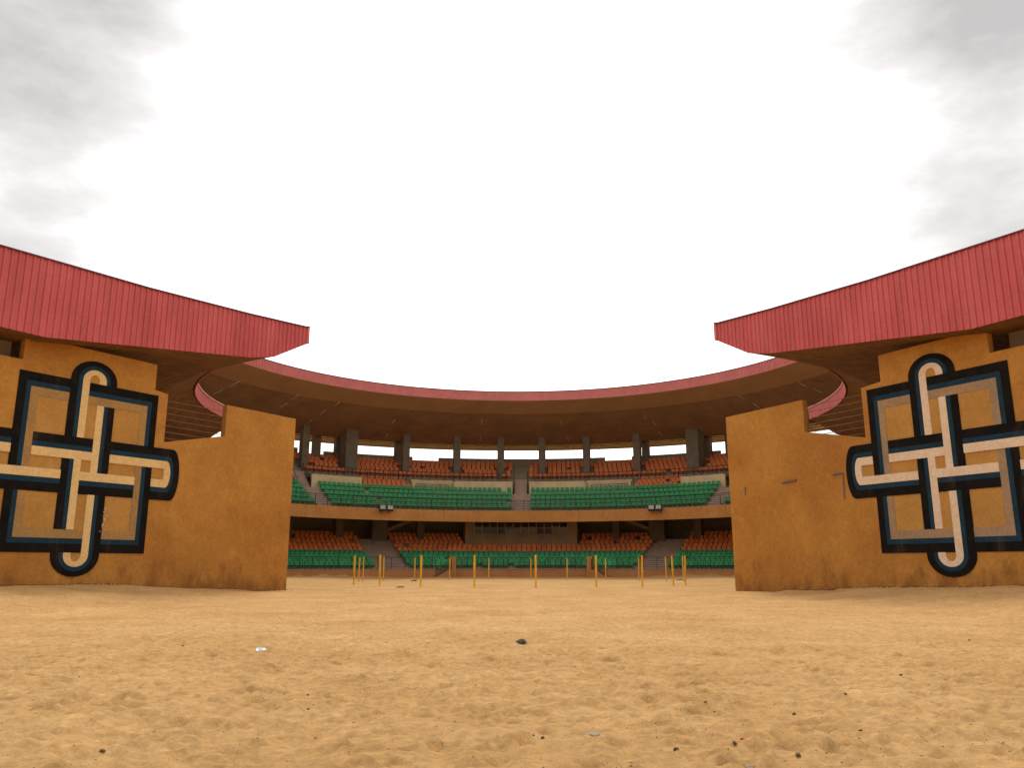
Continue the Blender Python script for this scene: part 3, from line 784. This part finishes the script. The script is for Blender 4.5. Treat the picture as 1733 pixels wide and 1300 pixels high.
seat_me = {c: mesh_of('seat_' + c, SG[0], SG[1], M[c]) for c in ('green', 'orange')}
SV = np.array(SG[0]); SF = SG[1]
seats = []      # (colour, r, az, z, label, group, priority)
def row(color, r, z, a0, a1, lab, pri, miss=.02, pitch=.59, edge=0):
    da = math.degrees(pitch / r)
    n_ = int((a1 - a0) / da)
    off = (a1 - a0 - n_ * da) / 2
    for i in range(n_):
        if random.random() < miss: continue
        a = a0 + off + (i + .5) * da
        seats.append((color, r, a, z, lab, pri + abs(a) * .001))
ORD = ('front', 'second', 'third', 'fourth', 'fifth')
for i, (r, z) in enumerate(LOW):
    c = 'green' if i < 5 else 'orange'
    hwl = math.degrees(1.8 / r)
    blocks = [(-60, -28.4 - hwl, 'left of the left aisle'), (-28.4 + hwl, 30.3 - hwl, 'between the two aisles'), (30.3 + hwl, 58, 'right of the right aisle')]
    if i >= 7: blocks = [blocks[0], (-28.4 + hwl, -10.7, 'left of the booth'), (12.4, 30.3 - hwl, 'right of the booth'), blocks[2]]
    for a0, a1, wh in blocks:
        row(c, r + .45, z, a0, a1, '%s seat in %s %s row of lower tier, %s' % (c, ORD[i % 5], c, wh), i)
for i, (r, z) in enumerate(UPG):
    h_ = math.degrees(.95 / r)
    for a0, a1, wh in ((-60, -43.5 - h_, 'left of the left stair'), (-43.5 + h_, .8 - h_, 'left of the middle stair'), (.8 + h_, 44.3 - h_, 'right of the middle stair'), (44.3 + h_, 60, 'right of the right stair')):
        row('green', r + .45, z, a0, a1, 'green seat in %s row of upper tier, %s' % (ORD[i], wh), 10 + i)
for i in range(3):
    for a0, a1, wh in ((-31.5, -21.6 - i * .4, 'left'), (23.4 + i * .4, 33.2, 'right')):
        row('orange', 33.95 + .72 * i + .40, 10.02 + .42 * i, a0, a1, 'orange seat in %s row of small upper block, %s side' % (ORD[i], wh), 15 + i)
for i, (r, z) in enumerate(ORG):
    for a0, a1, wh in ((-60, -45.4, 'far left'), (-42.2, -.7, 'left half'), (2.3, 43, 'right half'), (46.2, 60, 'far right')):
        cols_ = [-41.4, -32.5, -21.7, -11.7, -3.1, 4.95, 13.6, 23.5, 34.5, 43.8]
        before = len(seats)
        row('orange', r + .42, z, a0, a1, 'orange seat in %s row of topmost tier, %s' % (ORD[i], wh), 20 + i, miss=.03)
        if i in (1, 2):
            seats[before:] = [q for q in seats[before:] if all(abs(q[2] - cc) > (1.9 if cc in (-32.5, 34.5) else 1.15) for cc in cols_)]
rest = {'green': [], 'orange': []}
for c in ('green', 'orange'):
    lst = sorted([q for q in seats if q[0] == c], key=lambda q: q[5])
    vis = lambda q: (-53.5 < q[2] < 50.5)
    ind = [q for q in lst if vis(q)][:300]
    ids = set(map(id, ind))
    rest[c] = [q for q in lst if id(q) not in ids]
    for q in ind:
        o = bpy.data.objects.new(c + '_seat', seat_me[c]); COL.objects.link(o)
        o.location = P(q[1], q[2], q[3]); o.rotation_euler = (random.gauss(0, .015), 0, R(-q[2]) + random.gauss(0, .02))
        tag(o, q[4], 'seat', c + ' seats: ' + q[4].split(' in ')[1])
    V = []; F = []
    for q in rest[c]:
        a = R(-q[2]); k = len(V); p = P(q[1], q[2], q[3])
        x = SV[:, 0] * cos(a) - SV[:, 1] * sin(a) + p[0]; y = SV[:, 0] * sin(a) + SV[:, 1] * cos(a) + p[1]
        V += list(zip(x, y, SV[:, 2] + p[2])); F += [tuple(i + k for i in f) for f in SF]
    o = obj(c + '_seats', (V, F), M[c], None, (CX, CY + 33, 0))
    tag(o, 'remaining %s plastic seats filling the rows higher up' % c, 'seats', None, 'stuff')

# ------------------------------------------------------------------ floodlights on the balcony front
def floodlight(a, label):
    r = 28.05
    t = empty('floodlight', P(r, a, 7.2), label, 'floodlight', 'floodlights on the balcony front')
    V = [P(rr, a + s_ * w_, z) for rr, w_, zz in ((27.75, .78, (7.02, 7.72)), (28.18, .5, (7.1, 7.62))) for s_, z in ((-1, zz[0]), (1, zz[0]), (1, zz[1]), (-1, zz[1]))]
    obj('housing', (V, BOXF), M['lamp_black'], t)
    obj('lens', rbox(27.70, 27.745, a - .62, a + .62, 7.26, 7.66), M['lamp_glass'], t)
    obj('bracket', rbox(28.16, 28.3, a - .15, a + .15, 7.0, 7.4), M['steel'], t)
floodlight(-31.9, 'black floodlight on the balcony front left, outer of its pair')
floodlight(-30.1, 'black floodlight on the balcony front left, inner of its pair')
floodlight(31.7, 'black floodlight on the balcony front right, inner of its pair')
floodlight(33.4, 'black floodlight on the balcony front right, outer of its pair')

# ------------------------------------------------------------------ yellow posts round the wrestling ring
near = [-122.4, -137.0, -152.1, -167.6, -183.6, -199.9, -214.7, -228.3, -235.7]
far = [-75.0, -71.7, -58.9, -43.3, -27.8, -11.8, 4.9, 19.4, 35.6, 50.7, 65.7, 77.6]
ONE = ('first', 'second', 'third', 'fourth', 'fifth', 'sixth', 'seventh', 'eighth', 'ninth', 'tenth', 'eleventh', 'twelfth')
def yellow_post(a, label, isnear, lean):
    x = CX + 13.4 * sin(R(a)); y = 64 + 13.4 * cos(R(a)); z = gz(x, y)
    t = empty('yellow_post', (x, y, z), label, 'post', 'yellow posts in a ring on the sand')
    h = 1.92 + random.uniform(-.05, .05); lx, ly = lean
    m = M['yellow'] if isnear else M['yellow_pale']
    def q(f): return (x + lx * f, y + ly * f, z + h * f)
    obj('shaft', tube((x, y, z - .3), q(.45), .050, 8), m, t)
    obj('sleeve', tube(q(.45), q(1.0), .068 if isnear else .056, 8), m, t)
    obj('end_cap', tube(q(1.0), (q(1)[0], q(1)[1], q(1)[2] + .03), .05, 8), m, t)
for i, a in enumerate(near): yellow_post(a, 'yellow post, %s from the left in the near half of the ring' % ONE[i], True, (random.gauss(0, .03), random.gauss(0, .03)))
for i, a in enumerate(far): yellow_post(a, 'yellow post, %s from the left in the far half of the ring' % ONE[i], False, (random.gauss(0, .03), random.gauss(0, .03)))

# ------------------------------------------------------------------ litter and stones on the sand
def rock(sx, sy, sz, seed, flat=False):
    bm = bmesh.new(); bmesh.ops.create_icosphere(bm, subdivisions=2, radius=1)
    rr = random.Random(seed); off = [rr.uniform(0, 9) for _ in range(3)]
    for v in bm.verts:
        c = v.co
        f = 1 + .22 * sin(c.x * 2.3 + off[0]) * cos(c.y * 2.7 + off[1]) + .15 * sin(c.z * 4 + c.x * 3 + off[2]) + rr.uniform(-.07, .07)
        v.co = (c.x * f * sx, c.y * f * sy, c.z * f * sz)
    V = [tuple(v.co) for v in bm.verts]; F = [tuple(v.index for v in f.verts) for f in bm.faces]
    bm.free(); return V, F
def place(name, geo, m, x, y, dz, rot, label, cat, group=None):
    o = bpy.data.objects.new(name, mesh_of(name, geo[0], geo[1], m, False)); COL.objects.link(o)
    o.location = (x, y, gz(x, y) + dz); o.rotation_euler = (random.gauss(0, .1), random.gauss(0, .1), rot)
    return tag(o, label, cat, group)
def crumple(sx, sy, h, seed):
    rr = random.Random(seed); n_ = 7; V = []; F = []
    for i in range(n_):
        for j in range(n_):
            u, v = i / (n_ - 1) * 2 - 1, j / (n_ - 1) * 2 - 1
            k = 1 + .25 * rr.uniform(-1, 1)
            V.append((u * sx * k, v * sy * k, h * (1 - .5 * (u * u + v * v)) * rr.uniform(.2, 1.1)))
    for i in range(n_ - 1):
        for j in range(n_ - 1): a = i * n_ + j; F.append((a, a + n_, a + n_ + 1, a + 1))
    k = len(V); V += [(x, y, z - .012) for x, y, z in V]
    F += [tuple(q + k for q in reversed(f)) for f in F]
    ring = [i * n_ for i in range(n_)] + [(n_ - 1) * n_ + j for j in range(1, n_)] + [i * n_ + n_ - 1 for i in range(n_ - 2, -1, -1)] + [j for j in range(n_ - 2, 0, -1)]
    for a, b in zip(ring, ring[1:] + ring[:1]): F.append((a, b, b + k, a + k))
    return V, F
place('cloth_scrap', crumple(.075, .12, .085, 1), M['scrap_dark'], .16, 14.67, .0, .2, 'dark grey crumpled scrap lying alone in the middle of the sand', 'litter')
place('plastic_bag', crumple(.085, .12, .03, 2), M['plastic_blue'], -4.07, 13.87, .0, .4, 'pale blue plastic scrap on the sand to the left', 'litter')
place('plastic_scrap', crumple(.08, .06, .03, 3), M['plastic_white'], -4.30, 16.7, .0, 1.0, 'white plastic scrap on the sand beyond the pale blue one', 'litter')
place('plastic_scrap', crumple(.015, .02, .02, 4), M['plastic_red'], 1.81, 6.86, .005, .3, 'small bright red scrap on the sand at lower right', 'litter')
place('flat_stone', rock(.045, .035, .012, 5), M['scrap_pale'], .66, 7.02, .006, .2, 'flat pale grey stone right of centre in the foreground', 'stone')
place('flat_stone', rock(.04, .03, .016, 6), M['scrap_pale'], 1.66, 6.10, .008, .5, 'flat pale stone at the bottom edge right of centre', 'stone')
place('leaf_litter', crumple(.26, .16, .16, 7), M['scrap_dark'], -8.05, 68.6, .0, .0, 'small dark heap of litter at the foot of the leftmost posts', 'litter')
place('leaf_litter', crumple(.24, .12, .08, 8), M['scrap_dark'], -6.8, 51.0, .0, .0, 'dark scrap on the sand between the left posts', 'litter')
place('leaf_litter', crumple(.34, .14, .08, 9), M['scrap_dark'], 14.3, 71.0, .0, .0, 'dark scrap on the sand among the rightmost posts', 'litter')
st = [(1.18, 6.28, 0.031), (2.10, 6.43, 0.028), (2.07, 6.77, 0.015), (.24, 6.84, 0.021), (1.01, 6.39, 0.019), (-5.5, 14.26, 0.037), (-2.15, 9.1, 0.019), (-1.93, 8.21, 0.019), (-1.62, 7.18, 0.019), (-3.05, 6.52, 0.028), (4.84, 10.7, 0.028), (8.63, 16.06, 0.043), (2.87, 7.18, 0.028), (1.72, 6.75, 0.031), (2.6, 8.0, 0.022), (3.4, 8.8, 0.019), (1.9, 8.5, 0.019)]
rocks = [mesh_of('stone', *rock(1, .85, .62, 100 + i), M['stone'], True) for i in range(6)]
for i in range(14):
    y = 6.2 + 15 * random.random() ** 1.5; x = random.uniform(-.62, .66) * y
    st.append((x, y, random.uniform(.006, .012) * (1 + y * .03)))
for i, (x, y, s_) in enumerate(st):
    o = bpy.data.objects.new('stone', random.choice(rocks)); COL.objects.link(o)
    o.location = (x, y, gz(x, y) + s_ * .3); o.scale = (s_ * .8, s_ * random.uniform(.6, .9), s_ * .7); o.rotation_euler = (random.gauss(0, .2), random.gauss(0, .2), random.uniform(0, 6))
    if i < 17 and s_ >= .027: tag(o, 'thumb sized dark brown stone lying on the foreground sand', 'stone', 'larger dark stones on the sand')
    else: tag(o, 'tiny dark pebble scattered on the open sand', 'pebble', 'small dark pebbles on the sand')
# crumbs, twigs and droppings: uncountable
V = []; F = []
for _ in range(7500):
    y = 5.6 + 34 * random.random() ** 1.6; x = random.uniform(-.72, .72) * y
    if vnoise(np.array([x / 1.7]), np.array([y / 2.2]), 9)[0] < random.random() * .8: continue
    s_ = random.uniform(.002, .0055) * (1 + y * .04); e_ = s_ * random.uniform(.5, 2.6); a = random.uniform(0, pi); z = gz(x, y)
    k = len(V)
    for dx, dy, dz in ((-e_, 0, 0), (0, -s_, -.3 * s_), (e_, 0, 0), (0, s_, -.3 * s_), (0, 0, s_ * .9)):
        V.append((x + dx * cos(a) - dy * sin(a), y + dx * sin(a) + dy * cos(a), z + dz + .001))
    F += [(k, k + 1, k + 4), (k + 1, k + 2, k + 4), (k + 2, k + 3, k + 4), (k + 3, k, k + 4)]
for pl in (LP, RP):
    for _ in range(520):
        r_ = random.uniform(23.8, 41); n_ = abs(random.gauss(0, .16)) + .02
        x, y, _z = pl.pt(r_, n_, 0); s_ = random.uniform(.010, .032); e_ = s_ * random.uniform(1, 3); a = random.uniform(0, pi); z = gz(x, y); k = len(V)
        for dx, dy, dz in ((-e_, 0, 0), (0, -s_, -.3 * s_), (e_, 0, 0), (0, s_, -.3 * s_), (0, 0, s_ * 1.1)):
            V.append((x + dx * cos(a) - dy * sin(a), y + dx * sin(a) + dy * cos(a), z + dz + .002))
        F += [(k, k + 1, k + 4), (k + 1, k + 2, k + 4), (k + 2, k + 3, k + 4), (k + 3, k, k + 4)]
o = obj('debris_crumbs', (V, F), M['stone'])
tag(o, 'fine dark crumbs and twigs strewn over the sand', 'debris', None, 'stuff')
